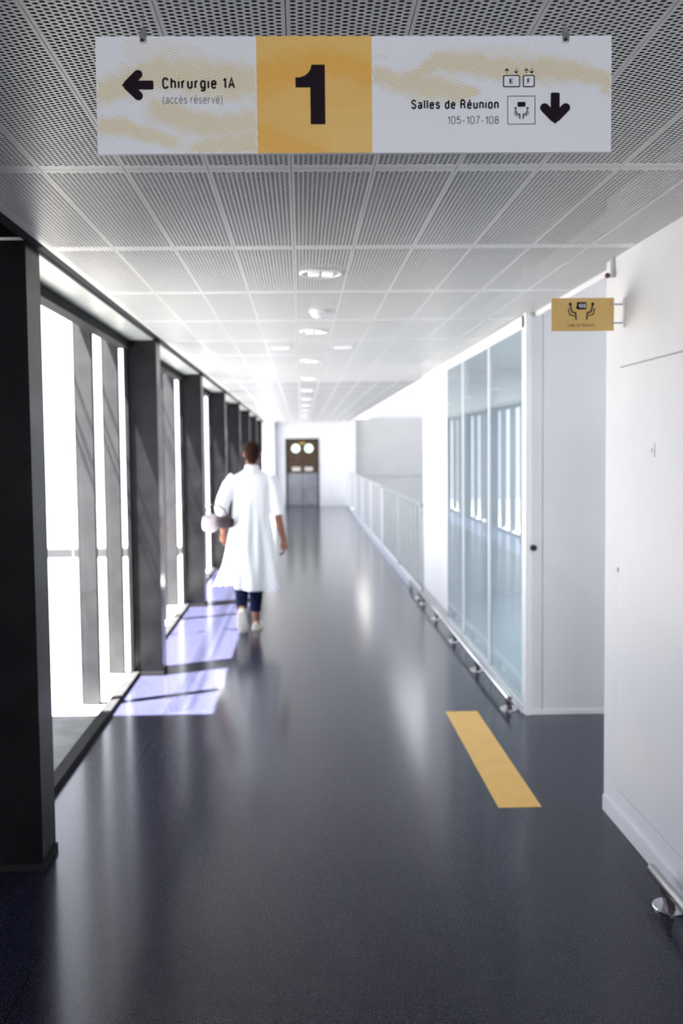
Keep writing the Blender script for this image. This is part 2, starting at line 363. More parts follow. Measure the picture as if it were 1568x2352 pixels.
# ------------------------------------------------------------------ glass partition on the right
gp = thing('glass_partition', (1.40, 5.245, 0), 'tall frameless glass partition with white base rail beside the grey recess wall', 'glass partition')
obj('base_rail', BX(1.372, 1.425, 5.245, 8.09, 0, .05), M_gloss, gp, bevel=.003)
obj('head_rail', BX(1.385, 1.43, 5.245, 8.09, 2.42, 2.50), M_gloss, gp, bevel=.003)
for a, b in ((5.245, 6.262), (6.268, 7.277), (7.283, 8.09)):
    obj('glass_pane', BX(1.396, 1.406, a, b, .05, 2.42), M_glass2, gp)
for y in (6.265, 7.28):
    obj('joint_strip', BX(1.388, 1.414, y-.016, y+.016, .05, 2.42), M_gloss, gp)

# ------------------------------------------------------------------ bumper rails
M_postd = mat('dark_bronze_post', (.10,.085,.095), .4, .6)
def bumper(name, y0, y1, feet, label):
    t = thing(name, (1.30, y0, 0), label, 'bumper rail', 'steel bumper rails along the right side')
    bm = bmesh.new(); r = .019
    tube(bm, [(1.30, y0, .088), (1.30, y0+.003, .088), (1.30, y1-.003, .088), (1.30, y1, .088)], [r-.002, r, r, r-.002], 24)
    obj('rail', bm, M_steel, t, smooth=True)
    for y in feet:
        f = obj('foot_disc', lathe(bmesh.new(), (1.318, y, 0), [(.0, 0), (.060, 0), (.060, .006), (.057, .009), (0, .009)]), M_steel, t, smooth=True)
        bm = bmesh.new()
        loft(bm, [[(1.318-a, y-b, z), (1.318+a2, y-b, z), (1.318+a2, y+b, z), (1.318-a, y+b, z)] for a, a2, b, z in ((.014, .014, .022, .008), (.030, -.004, .026, .075))])
        obj('post', bm, M_postd, f, bevel=.002)
        for q in (0, 1):
            obj('screw', disc(bmesh.new(), (1.318-.036+.072*q, y-.026, .008), .004, .002, 10), M_steeld, f)
    return t
bumper('bumper_rail', -.9, 3.09, (-.4, .85, 2.0, 2.97), 'near steel bumper rail at the foot of the white flush door')
bumper('bumper_rail', 5.27, 10.1, (5.34, 6.31, 7.28, 8.25, 9.1, 9.45), 'long steel bumper rail in front of the glass partition')

# ------------------------------------------------------------------ balustrade by the stair void
bs = thing('balustrade', (1.40, 9.8, 0), 'pale metal balustrade with thin bars beside the stair void', 'balustrade')
M_rail = noisy(mat('pale_grey_metal', (.50,.53,.55), .4), 5, (.47,.50,.52), (.54,.57,.59))
M_bar = noisy(mat('light_metal', (.62,.65,.68), .4), 5, (.6,.63,.66), (.66,.68,.7))
obj('handrail', tube(bmesh.new(), [(1.40, 9.75, 1.02), (1.40, 14.8, 1.02)], .024, 12), mat('grey_rail', (.28,.32,.32), .4), bs, smooth=True)
obj('handrail', tube(bmesh.new(), [(1.40, 14.8, 1.02), (1.40, 24.3, 1.02)], .016, 12), M_rail, bs, smooth=True)
obj('kick_plate', BX(1.285, 1.33, 10.13, 24.3, 0, .085), mat('blue_grey_metal', (.42,.46,.53), .4), bs)
for y in (9.80, 12.2, 14.8, 17.2, 19.6, 22.0):
    obj('post', BX(1.385, 1.415, y-.03, y+.03, 0, 1.03), M_gloss if y > 14 else M_rail, bs)
y = 10.0
while y < 24.2:
    if min(abs(y-q) for q in (12.2, 14.8, 17.2, 19.6, 22.0)) > .06:
        obj('bar', BX(1.393, 1.407, y-.016, y+.016, .05, 1.0), M_rail if y < 14.8 else M_bar, bs)
    y += .40

# ------------------------------------------------------------------ ceiling fittings
M_lamp = mat('lamp_reflector', (.85,.86,.88), .15, .6)
M_tube = mat('lamp_tube', (.95,.95,.95), .3, emit=(1,.98,.95), es=.45)
M_coverp = mat('opal_cover', (.8,.8,.8), .4, emit=(1,1,1), es=.12)
def downlight(x, y, r, label):
    t = thing('downlight', (x, y, CZ), label, 'ceiling light', 'round downlights down the corridor ceiling')
    R = r
    obj('ring', lathe(bmesh.new(), (x, y, CZ-.006), [(R-.014, .03), (R-.014, -.001), (R-.006, -.004), (R, .0), (R, .03)]), M_gloss, t, smooth=True)
    obj('reflector', lathe(bmesh.new(), (x, y, CZ), [(R-.014, -.0055), (R-.02, -.002), (R*.55, -.0015), (0, -.001)]), M_lamp, t, smooth=True)
    for q, a in enumerate((-.32, .32)):
        c = Vector((x + a*R, y, CZ-.008))
        obj('bulb', tube(bmesh.new(), [c+Vector((-R*.26, 0, 0)), c+Vector((-R*.2, 0, 0)), c+Vector((R*.2, 0, 0)), c+Vector((R*.26, 0, 0))], [.004, .010, .010, .004], 12), M_tube, t, smooth=True)
    return t
dl = downlight(.1, 4.0, .1, 'nearest round downlight, in the ceiling beyond the hanging sign')
for i in range(1, 10):
    downlight(.1, 4.0+1.945*i, .1, '%s round downlight counted from the hanging sign' % (ordn+['ninth','tenth'])[i])
sm = thing('smoke_detector', (.11, 5.07, CZ), 'white domed smoke detector between the two nearest downlights', 'smoke detector')
obj('base', lathe(bmesh.new(), (.11, 5.07, CZ), [(.052, 0), (.052, -.012), (.046, -.016), (0, -.016)]), M_gloss, sm, smooth=True)
obj('dome', lathe(bmesh.new(), (.11, 5.07, CZ-.016), [(.044, 0), (.040, -.014), (.028, -.024), (.012, -.029), (0, -.03)]), M_gloss, sm, smooth=True)
for i, (x, lb) in enumerate(((-.153, 'left'), (.348, 'right'))):
    t = thing('square_ceiling_light', (x, 6.85, CZ), 'small square ceiling light, the %s one of the pair' % lb, 'ceiling light', 'pair of square ceiling lights')
    obj('frame', BX(x-.075, x+.075, 6.775, 6.925, CZ-.008, CZ), M_gloss, t, bevel=.002)
    obj('diffuser', BX(x-.06, x+.06, 6.79, 6.91, CZ-.011, CZ-.008), M_coverp, t)

# ------------------------------------------------------------------ yellow stripe on the floor
st = obj('floor_stripe', BX(.899, 1.101, 3.853, 5.308, 0, .0012), M_yellow); tag(st, 'yellow vinyl stripe stuck on the dark floor', 'floor marking')

# ------------------------------------------------------------------ lettering and pictogram helpers
def arc(cx, cy, rx, ry, a0, a1, n=9):
    return [(cx+rx*math.cos(math.radians(a0+(a1-a0)*k/n)), cy+ry*math.sin(math.radians(a0+(a1-a0)*k/n))) for k in range(n+1)]
# condensed sans-serif letters as centre lines: x-height 5, capitals 7, baseline 0
O5 = arc(1.5, 3.4, 1.5, 1.6, 0, 180) + arc(1.5, 1.6, 1.5, 1.6, 180, 360) + [(3, 3.4)]
O7 = arc(1.6, 5.2, 1.6, 1.8, 0, 180) + arc(1.6, 1.8, 1.6, 1.8, 180, 360) + [(3.2, 5.2)]
E5 = [(0, 2.7), (3, 2.7)] + arc(1.5, 3.4, 1.5, 1.6, 0, 180) + arc(1.5, 1.6, 1.5, 1.6, 180, 335)
NN_ = [[(0, 0), (0, 5)], [(0, 3.2)] + arc(1.45, 3.5, 1.45, 1.5, 175, 0) + [(2.9, 0)]]
GL = {
 'C': (3.6, [arc(1.8, 5.0, 1.8, 2, 15, 180) + arc(1.8, 2.0, 1.8, 2, 180, 345)]), 'h': (2.9, [[(0, 0), (0, 7)], NN_[1]]),
 'i': (0, [[(0, 0), (0, 5)], [(0, 6.7), (0, 7)]]), 'r': (1.7, [[(0, 0), (0, 5)], [(0, 3.3)] + arc(1.6, 3.3, 1.6, 1.6, 170, 85)]),
 'u': (2.9, [[(0, 5)] + arc(1.45, 1.5, 1.45, 1.5, 180, 355) + [(2.9, 1.8)], [(2.9, 5), (2.9, 0)]]),
 'g': (2.9, [O5[:19] + [(2.95, 1.7)], [(2.9, 5)] + arc(1.45, -.5, 1.45, 1.4, 0, -160)]), 'e': (3, [E5]),
 '1': (1.5, [[(1.5, 0), (1.5, 7)], [(1.5, 6.9), (1.0, 5.9), (0, 5.5)]]), 'A': (4, [[(0, 0), (2, 7), (4, 0)], [(.75, 2.3), (3.25, 2.3)]]),
 '(': (1.1, [arc(3.2, 2.7, 3.2, 5.2, 130, 230)]), ')': (1.1, [arc(-2.1, 2.7, 3.2, 5.2, 50, -50)]),
 'a': (2.9, [arc(1.4, 3.6, 1.35, 1.4, 160, 0) + [(2.75, .8), (3.1, 0)], [(2.75, 2.9), (1.6, 2.6)] + arc(1.35, 1.35, 1.35, 1.3, 95, 300) + [(2.75, 1.4)]]),
 'c': (2.8, [arc(1.5, 3.4, 1.5, 1.6, 20, 180) + arc(1.5, 1.6, 1.5, 1.6, 180, 340)]),
 's': (2.7, [arc(1.35, 3.7, 1.3, 1.3, 15, 200) + [(.6, 2.9), (2.2, 2.3)] + arc(1.35, 1.3, 1.35, 1.3, 35, -165)]),
 'v': (3, [[(0, 5), (1.5, 0), (3, 5)]]), 'S': (3.5, [arc(1.75, 5.2, 1.65, 1.8, 10, 195) + [(.7, 4.1), (2.8, 3.1)] + arc(1.75, 1.8, 1.75, 1.8, 40, -170)]),
 'l': (0, [[(0, 0), (0, 7)]]), 'd': (2.9, [O5, [(2.95, 0), (2.95, 7)]]), 'R': (3.6, [[(0, 0), (0, 7)], [(0, 7), (1.8, 7)] + arc(1.8, 5.3, 1.6, 1.7, 90, -90) + [(0, 3.6)], [(2.2, 3.5)] + arc(2.2, 2.4, 1.0, 1.1, 90, 0) + [(3.3, 1), (3.6, 0)]]),
 'n': (2.9, NN_), 'o': (3, [O5]), '0': (3.2, [O7]), '5': (3.1, [[(2.9, 7), (.5, 7), (.2, 3.7)] + arc(1.5, 2.3, 1.6, 2.2, 130, -165)]),
 '7': (3.1, [[(0, 7), (3.1, 7), (1.7, 4), (1.1, 0)]]), '8': (3.1, [arc(1.55, 5.3, 1.35, 1.6, 0, 360, 16), arc(1.55, 1.9, 1.55, 1.9, 0, 360, 16)]),
 '9': (3.1, [arc(1.55, 4.9, 1.5, 2.0, 0, 360, 16), [(3.05, 4.9)] + arc(1.55, 2.2, 1.5, 2.2, 0, -160)]), '-': (1.8, [[(0, 2.7), (1.8, 2.7)]]),
 'E': (3.2, [[(3.2, 7), (0, 7), (0, 0), (3.2, 0)], [(0, 3.6), (2.8, 3.6)]]), 'F': (3, [[(3, 7), (0, 7), (0, 0)], [(0, 3.5), (2.6, 3.5)]]), ' ': (.5, [])}
GL['\u00e9'] = (3, [E5, [(1.3, 6), (2.3, 7.3)]]); GL['\u00e8'] = (3, [E5, [(1.7, 6), (.7, 7.3)]])
class Plate:
    """maps picture-like sheet coordinates (u right, v down) onto an upright sign facing -Y"""
    def __init__(s, x0, z0, sx, sz, y, u0, v0, parent): s.a = (x0, z0, sx, sz, y, u0, v0); s.p = parent
    def pt(s, u, v, d=.0):
        x0, z0, sx, sz, y, u0, v0 = s.a; return Vector((x0+(u-u0)*sx, y-d, z0-(v-v0)*sz))
    def text(s, name, txt, u0, v0, u1, v1, m, wt=.9, d=.0008):
        """lettering that fills the sheet rectangle (u0,v0)-(u1,v1); wt = stroke weight in letter units"""
        x = 0; st = []; gap = 1.15 + wt
        for ch in txt:
            wd, g = GL[ch]; st += [[(x+a, b) for a, b in q] for q in g]; x += wd + gap
        xs = [p[0] for q in st for p in q]; ys_ = [p[1] for q in st for p in q]
        a, b, c, e = min(xs)-wt/2, max(xs)+wt/2, min(ys_)-wt/2, max(ys_)+wt/2
        ku, kv = (u1-u0)/(b-a), (v1-v0)/(e-c); bm = bmesh.new(); N = 12
        def P(x, y): return s.pt(u0+(x-a)*ku, v1-(y-c)*kv, d)
        for q in st:
            lo = []; hi = []
            for i, (px, py) in enumerate(q):
                p0, p1 = q[max(i-1, 0)], q[min(i+1, len(q)-1)]
                dx, dy = p1[0]-p0[0], p1[1]-p0[1]; L = math.hypot(dx, dy) or 1
                if 0 < i < len(q)-1:      # keep sharp corners full: mitre by the turning angle
                    ax, ay, bx, by = px-p0[0], py-p0[1], p1[0]-px, p1[1]-py
                    cs = (ax*bx+ay*by)/((math.hypot(ax, ay)*math.hypot(bx, by)) or 1); k = 1/max(.55, math.sqrt(max(0, (1+cs)/2)))
                else: k = 1
                nx, ny = -dy/L*wt/2*k, dx/L*wt/2*k
                if i == 0: px -= dx/L*wt*.45*(len(q) == 2 and 0); 
                lo.append(bm.verts.new(P(px+nx, py+ny))); hi.append(bm.verts.new(P(px-nx, py-ny)))
            for i in range(len(q)-1): bm.faces.new((lo[i], lo[i+1], hi[i+1], hi[i]))
        return obj(name, bm, m, s.p)
    def poly(s, bm, pts, d=.0008): bm.faces.new([bm.verts.new(s.pt(u, v, d)) for u, v in pts])
    def circ(s, bm, u, v, r, d=.0008, n=24): s.poly(bm, [(u+r*math.cos(2*math.pi*k/n), v+r*math.sin(2*math.pi*k/n)) for k in range(n)], d)
    def line(s, bm, pts, w, d=.0008):
        for (a, b), (c, e) in zip(pts[:-1], pts[1:]):
            L = math.hypot(c-a, e-b); nx, ny = -(e-b)/L*w/2, (c-a)/L*w/2
            s.poly(bm, [(a+nx, b+ny), (c+nx, e+ny), (c-nx, e-ny), (a-nx, b-ny)], d)
        for u, v in pts: s.circ(bm, u, v, w/2, d, 12)
    def rrect(s, bm, u0, v0, u1, v1, r, w):
        P = []
        for cx, cy, a0 in ((u1-r, v0+r, -90), (u1-r, v1-r, 0), (u0+r, v1-r, 90), (u0+r, v0+r, 180)):
            for k in range(5):
                t = math.radians(a0+22.5*k); P.append((cx+r*math.cos(t), cy+r*math.sin(t)))
        s.line(bm, P+[P[0]], w)

# ------------------------------------------------------------------ hanging sign
SY = 1.57
sg = thing('hanging_sign', (.1065, SY, 2.323), 'long white and yellow hanging direction sign under the ceiling', 'sign')
K = .935/1186; PL = Plate(-.361, 2.4265, K, .2075/270, SY, 218, 83, sg)
M_board = noisy(mat('sign_white', (.78,.80,.85), .4), 2, (.77,.79,.84), (.79,.81,.86))
M_sy = mat('sign_yellow', (.78,.50,.15), .4)
M_dot = mat('dots_pale_yellow', (.74,.64,.42), .5); M_dot2 = mat('dots_orange', (.78,.41,.06), .5)
xa, xb = PL.pt(584, 0).x, PL.pt(849, 0).x
obj('board', BX(-.361, .574, SY, SY+.008, 2.219, 2.4265), M_board, sg)
obj('yellow_field', BX(xa, xb, SY-.0004, SY, 2.219, 2.4265), M_sy, sg)
def field(segs):
    def f(u, v):
        best = 0
        for (ax, ay, ar), (bx, by, br) in segs:
            dx, dy = bx-ax, by-ay; L = dx*dx+dy*dy or 1
            t = max(0, min(1, ((u-ax)*dx+(v-ay)*dy)/L)); r = ar+(br-ar)*t
            q = 1 - math.hypot(u-ax-t*dx, v-ay-t*dy)/r
            best = max(best, q)
        return best
    return f
def z1(pts): return [(x/2.24+180, y/2.24+40, r/2.24) for x, y, r in pts]
def z2(pts): return [(x/2.24+800, y/2.24+40, r/2.24) for x, y, r in pts]
def chain(p): return list(zip(p[:-1], p[1:]))
def blur_edge(f, seed):
    def g(u, v): return 0 if f(u, v) <= 0 else f(u, v) + .13*math.sin(u*.05+seed) * math.sin(v*.09+u*.021+seed*2) + .08*math.sin(u*.13-v*.11+seed) - .02
    return g
FL = blur_edge(field(chain(z1([(70,400,85),(250,330,110),(430,280,140),(620,310,140),(800,330,130),(930,330,125)])) + chain(z1([(400,480,95),(640,560,100),(850,540,90),(920,540,80)]))
     + chain(z1([(80,560,60),(200,560,70),(330,600,60),(470,640,50)])) + chain(z1([(620,680,80),(760,660,110),(920,650,110)]))), 1)
FL0 = blur_edge(field(chain(z1([(270,160,60),(420,190,90),(600,200,60)])) + chain(z1([(500,620,110),(800,600,120)]))), 2)
FY = blur_edge(field(chain(z1([(890,330,150),(1040,290,145),(1200,230,105),(1380,250,110),(1500,300,110)])) + chain(z1([(900,620,130),(1020,650,100),(1230,720,60)]))), 3)
FY0 = blur_edge(field(chain(z1([(940,460,90),(1200,420,60),(1440,410,60)])) + chain(z1([(950,560,120),(1200,640,90)]))), 4)
FR = blur_edge(field(chain(z2([(90,285,55),(230,335,75),(350,355,100),(450,370,105),(560,385,75),(650,385,30)])) + chain(z2([(330,300,40),(460,230,75),(620,235,95),(760,260,95),(900,270,90),(1060,275,95),(1180,290,80),(1280,310,60),(1350,340,70)]))
     + chain(z2([(1310,380,30),(1350,385,36)]))), 5)
FR0 = blur_edge(field(chain(z2([(620,190,50),(900,190,50)])) + chain(z2([(120,210,22),(180,205,18)]))), 6)
def halftone(name, f, f0, u0, u1, m, parent):
    bm = bmesh.new(); p = 6.7; a = math.radians(-14); ca, sa = math.cos(a), math.sin(a)
    for i in range(-60, 260):
        for j in range(-260, 160):
            u = 218 + (i*ca - j*sa)*p; v = 83 + (i*sa + j*ca)*p
            if not (u0+2 < u < u1-2 and 85 < v < 351): continue
            q = max(min(f(u, v), .62), min(f0(u, v), .16))
            if q <= .03: continue
            r = min(p*(.17 + .56*q), u-u0, u1-u, v-83, 353-v)
            if r > .8: PL.poly(bm, [(u+r*math.cos(t), v+r*math.sin(t)) for t in (math.pi/4*k+.3 for k in range(8))], .0006)
    return obj(name, bm, m, parent, kind=None)
halftone('dot_pattern', FL, FL0, 218, 584, M_dot, sg); halftone('dot_pattern', FR, FR0, 849, 1404, M_dot, sg); halftone('dot_pattern', FY, FY0, 584, 849, M_dot2, sg)
def arrow(tip, ang, k):
    """solid rounded arrow; drawn pointing left then turned"""
    bm = bmesh.new(); c, s = math.cos(ang), math.sin(ang)
    def T(p): return (tip[0]+(p[0]*c-p[1]*s)*k, tip[1]+(p[0]*s+p[1]*c)*k)
    D = .0010
    PL.poly(bm, [T(p) for p in ((1.2,-2.2),(0,0),(1.2,2.2),(6,7),(38,11),(38,-11),(6,-7))], D)
    for sg_ in (-1, 1):
        a, b = (12, 0), (37, 24.5*sg_)
        L = math.hypot(b[0]-a[0], b[1]-a[1]); nx, ny = -(b[1]-a[1])/L*10.5, (b[0]-a[0])/L*10.5
        PL.poly(bm, [T(p) for p in ((a[0]+nx,a[1]+ny),(b[0]+nx,b[1]+ny),(b[0]-nx,b[1]-ny),(a[0]-nx,a[1]-ny))], D+.00002*sg_)
        bm2 = [T((b[0]+10.5*math.cos(t), b[1]+10.5*math.sin(t))) for t in (2*math.pi*q/28 for q in range(28))]; PL.poly(bm, bm2, D+.00004)
    PL.poly(bm, [T(p) for p in ((10,0),(37,-13),(37,13))], D+.00006)
    PL.poly(bm, [T(p) for p in ((28,-10.5),(69.5,-10.5),(72,-8.5),(72,8.5),(69.5,10.5),(28,10.5))], D+.00008)
    return bm
obj('arrow', arrow((276.5,195), 0, 1), M_ink, sg)
obj('arrow', arrow((1273,287), -math.pi/2, 1.0), M_ink, sg)
bm = bmesh.new(); PL.poly(bm, [(741,149),(741,286.5),(707,286.5),(707,201.5),(673,201.5),(673,178.5),(684,178),(695,174),(703,167),(708,159),(710,149)], .001)
obj('number', bm, M_ink, sg)
PL.text('lettering', 'Chirurgie 1A', 368, 177, 535, 210.5, M_ink, 1.5)
PL.text('lettering', '(accès réservé)', 368.5, 217.5, 505.5, 241.5, M_ink2, .72)
PL.text('lettering', 'Salles de Réunion', 939, 229, 1142, 252.5, M_ink, 1.45)
PL.text('lettering', '105-107-108', 1023, 268.5, 1142, 287.5, M_ink2, .72)
bm = bmesh.new(); PL.rrect(bm, 1153.2, 175.2, 1190.3, 200.8, 2.5, 2.8); PL.rrect(bm, 1199.2, 175.2, 1224.3, 200.8, 2.5, 2.8)
for u, s in ((1161, 1), (1182.5, -1), (1206, 1), (1218.5, -1)):
    vt, vb = (159.5, 169.5) if s > 0 else (169.5, 158.5); PL.line(bm, [(u, vb), (u, vt)], 1.8); PL.line(bm, [(u-4, vt+4.2*s), (u, vt), (u+4, vt+4.2*s)], 2.4)
obj('lift_symbol', bm, M_ink, sg)
bm = bmesh.new(); PL.poly(bm, [(1154,176),(1189.5,176),(1189.5,200),(1154,200)], .0007); PL.poly(bm, [(1200,176),(1223.5,176),(1223.5,200),(1200,200)], .0007)
obj('symbol_ground', bm, M_board, sg)
PL.text('lettering', 'E', 1167, 182, 1176.5, 194.5, M_ink, 1.5); PL.text('lettering', 'F', 1208, 181.5, 1216, 193.5, M_ink, 1.5)
bm = bmesh.new(); q = 1.5
PL.line(bm, [(1162.6,223),(1226,222.6),(1226.3,287.5),(1163,288),(1162.6,223)], 1.5)
obj('symbol_frame', bm, M_ink, sg)
cx, cy = 1194.8, 241.7
bm = bmesh.new(); PL.poly(bm, [(cx-9.3, cy-5.6), (cx+9.3, cy-5.6), (cx+9.3, cy+5.6), (cx-2, cy+5.6), (cx-3.6, cy+7.6), (cx-5, cy+5.6), (cx-9.3, cy+5.6)])
obj('symbol_board', bm, M_ink, sg)
for s in (-1, 1):
    bm = bmesh.new(); PL.circ(bm, cx+s*14, cy+9, 2.6)
    PL.line(bm, [(cx+s*13.4, cy+13.5), (cx+s*11.2, cy+22), (cx+s*4, cy+23.2), (cx+s*4, cy+33)], 2.7)
    PL.line(bm, [(cx+s*17, cy+16.5), (cx+s*14.2, cy+25.5), (cx+s*6.8, cy+27.3)], 1.4)
    obj('symbol_figure', bm, M_ink, sg)
for px in (-.2745, .489):
    bm = bmesh.new(); box(bm, px-.006, px+.006, SY-.006, SY+.012, 2.413, 2.432); tube(bm, [(px, SY+.002, 2.43), (px, SY+.002, 2.440)], .0055, 16)
    h = obj('hanging_clip', bm, M_steel, sg, bevel=.0008)
    obj('wire', tube(bmesh.new(), [(px, SY+.002, 2.438), (px-.002, SY+.002, CZ)], .0007, 8), M_steeld, h)
    obj('clip_screw', disc(bmesh.new(), (px-.001, SY-.0075, 2.417), .0028, .002, 12, 'y'), M_frame, h)

# ------------------------------------------------------------------ projecting yellow sign on the wall
ys = thing('projecting_sign', (X1, 3.62, 2.243), 'small yellow projecting room sign on the right wall', 'sign')
k2 = .267/145; YP = Plate(1.072, 2.312, k2, .139/76, 3.617, 1265, 685, ys)
obj('board', BX(1.072, 1.340, 3.617, 3.625, 2.173, 2.312), noisy(mat('sign_ochre', (.56,.385,.14), .45), 3, (.66,.44,.14), (.72,.48,.16)), ys, bevel=.0006)
for s in (-1, 1):
    bm = bmesh.new(); YP.circ(bm, 1334.5+s*26, 699, 3.6); YP.line(bm, [(1334.5+s*25.5, 704), (1334.5+s*22, 717), (1334.5+s*13.5, 719), (1334.5+s*12.5, 734)], 3.4); YP.line(bm, [(1334.5+s*30.5, 710), (1334.5+s*27.5, 723), (1334.5+s*17, 726)], 2.6)
    obj('symbol_figure', bm, M_ink, ys)
bm = bmesh.new(); YP.poly(bm, [(1323.5,694.5),(1346,694.5),(1346,711.5),(1326,711.5),(1321,708),(1323.5,704)], .0008); obj('symbol_screen', bm, M_ink, ys)
YP.text('lettering', '108', 1327, 698.5, 1344, 707.5, mat('white_ink', (.8,.82,.9), .5), 1.2, .0014)
YP.text('lettering', 'Salle de Réunion', 1302, 743.5, 1365, 751, M_ink, .7)
bm = bmesh.new()
for z in (2.285, 2.206): tube(bm, [(1.328, 3.621, z), (1.378, 3.621, z)], .0035, 10); disc(bm, (1.330, 3.612, z), .006, .018, 14, 'y')
br = obj('bracket', bm, M_steeld, ys); obj('wall_plate', BX(1.377, 1.385, 3.605, 3.637, 2.185, 2.31), M_gloss, ys, bevel=.001)

# small sensor high on the wall corner
ss = thing('motion_sensor', (X1, 3.74, 2.44), 'tiny grey sensor with dark red lens under the ceiling edge at the wall corner', 'sensor')
obj('arm', BX(1.368, X1, 3.73, 3.745, 2.42, 2.50), M_rail, ss, bevel=.002)
obj('lens', ball(bmesh.new(), (1.352, 3.73, 2.428), .012, 14), mat('red_brown', (.10,.02,.012), .3), ss, smooth=True)

# ------------------------------------------------------------------ the walking person
OX, OY = -.465, 7.94
M_skin = noisy(mat('skin', (.40,.17,.09), .5), 8, (.22,.082,.042), (.29,.115,.062))
M_hair = noisy(mat('dark_brown_hair', (.03,.012,.01), .8, 0, .12), 40, (.010,.004,.003), (.03,.011,.008), bump=.5)
M_coat = noisy(mat('white_cotton', (.84,.85,.89), .8), 4, (.82,.83,.88), (.86,.87,.90))
M_pants = noisy(mat('navy_trousers', (.006,.008,.03), .9, 0, .1), 8, (.004,.006,.024), (.008,.011,.04))
M_shoe = noisy(mat('pale_canvas', (.66,.60,.54), .7), 10, (.62,.56,.50), (.70,.64,.58))
def W(p): return Vector((OX+p[0], OY+p[1], p[2]))
def T_(bm, pts, rad, n=16): return tube(bm, [W(p) for p in pts], rad, n)
def hand(bm, wrist, d, side, nrm):
    """palm plus four fingers and a thumb; d = pointing direction, side = towards the thumb, nrm = palm normal (curl direction)"""
    d, side, nrm = (Vector(v).normalized() for v in (d, side, nrm)); wv = Vector(wrist)
    T_(bm, [wv-d*.02, wv+d*.012, wv+d*.045, wv+d*.085], [.024, .026, .036, .034], 14)
    for q, (off, ln, rd) in enumerate(((.027, .072, .0088), (.009, .082, .0092), (-.009, .075, .0088), (-.026, .058, .0078))):
        a = wv + d*.078 + side*off; b = a + (d+nrm*.25)*ln*.42; c = b + (d*.75+nrm*.75)*ln*.34; e = c + (d*.35+nrm*.95)*ln*.28
        T_(bm, [a-d*.02, a, b, c, e], [rd, rd*1.05, rd, rd*.92, rd*.72], 10)
    a = wv + d*.025 + side*.024; b = a + (d*.6+side*.8)*.032; c = b + (d*.9+side*.25+nrm*.3)*.03; e = c + (d*.9+nrm*.5)*.022
    T_(bm, [a-side*.012, a, b, c, e], [.013, .0125, .011, .0098, .0075], 10)
bm = bmesh.new()
# head (facing +Y): cranium, jaw, nose, ears, neck
ball(bm, W((.005, .0, 1.665)), (.074, .092, .090)); ball(bm, W((.005, .030, 1.612)), (.056, .066, .070))
T_(bm, [(.005, .085, 1.665), (.005, .108, 1.640), (.005, .098, 1.628)], [.008, .013, .010], 10)
T_(bm, [(-.018, .088, 1.598), (.005, .094, 1.597), (.028, .088, 1.598)], [.006, .009, .006], 10)
for s in (-1, 1):
    ball(bm, W((.005+s*.076, -.004, 1.648)), (.010, .020, .032)); ball(bm, W((.005+s*.028, .078, 1.668)), (.013, .012, .012))
T_(bm, [(.003, -.012, 1.62), (.0, -.018, 1.55), (.0, -.01, 1.47)], [.056, .054, .072], 18)
# trunk
for z, rx, ry in ((1.42, .165, .09), (1.34, .165, .105), (1.24, .15, .105), (1.12, .13, .10), (1.02, .14, .105), (.92, .165, .12), (.84, .16, .12)):
    ball(bm, W((0, 0, z)), (rx, ry, .085))
# right arm hanging, swung slightly back; left arm bent under the bag
T_(bm, [(.165, 0, 1.425), (.205, -.01, 1.32), (.222, -.03, 1.18), (.235, -.04, 1.08), (.262, -.035, .95), (.287, -.02, .84)], [.052, .05, .043, .037, .036, .024])
hand(bm, (.289, -.018, .833), (.06, .12, -1), (0, 1, .1), (-1, 0, -.1))
T_(bm, [(-.165, 0, 1.425), (-.225, -.03, 1.32), (-.275, -.06, 1.17), (-.283, -.02, 1.06), (-.287, .08, .96), (-.29, .13, .91)], [.052, .05, .043, .038, .034, .025])
hand(bm, (-.292, .14, .90), (-.02, .25, -1), (.3, 1, .2), (1, -.1, -.2))
# legs: right planted, left pushing off behind
T_(bm, [(.085, 0, .88), (.06, .03, .68), (.025, .03, .48), (.022, .0, .30), (.02, -.03, .12), (.02, -.035, .06)], [.09, .08, .058, .054, .036, .034])
T_(bm, [(.02, -.07, .05), (.025, .0, .035), (.03, .10, .022), (.032, .16, .018)], [.028, .036, .036, .022])
T_(bm, [(-.085, 0, .88), (-.095, .02, .68), (-.10, -.02, .47), (-.095, -.17, .34), (-.09, -.30, .215), (-.09, -.33, .19)], [.09, .08, .058, .054, .036, .034])
T_(bm, [(-.09, -.335, .20), (-.09, -.285, .14), (-.09, -.235, .095), (-.09, -.20, .06)], [.026, .03, .026, .016])
body = obj('person', bm, M_skin)
# origin at the feet
for v in body.data.vertices: v.co -= Vector((OX, OY, 0))
body.location = (OX, OY, 0)
md = body.modifiers.new('remesh', 'REMESH'); md.mode = 'VOXEL'; md.voxel_size = .0042; md.use_smooth_shade = True
sm_ = body.modifiers.new('smooth', 'SMOOTH'); sm_.iterations = 3; sm_.factor = .5
tag(body, 'person in white coat walking away along the corridor with a bag on the left arm', 'person')
def cloth(name, bm, m, vox=.007, it=6, label=None):
    o = obj(name, bm, m, body, label=label)
    a = o.modifiers.new('remesh', 'REMESH'); a.mode = 'VOXEL'; a.voxel_size = vox; a.use_smooth_shade = True
    b = o.modifiers.new('smooth', 'SMOOTH'); b.iterations = it; b.factor = .5
    return o
# hair: short crop hugging the skull, open at the face
bm = bmesh.new(); ball(bm, W((.005, -.012, 1.682)), (.080, .092, .084), 28); ball(bm, W((.005, -.045, 1.64)), (.068, .062, .068), 24); ball(bm, W((.005, -.05, 1.60)), (.05, .045, .05), 20)
ball(bm, W((.0, .02, 1.72)), (.068, .075, .048), 24)
cloth('hair', bm, M_hair, .005, 4)
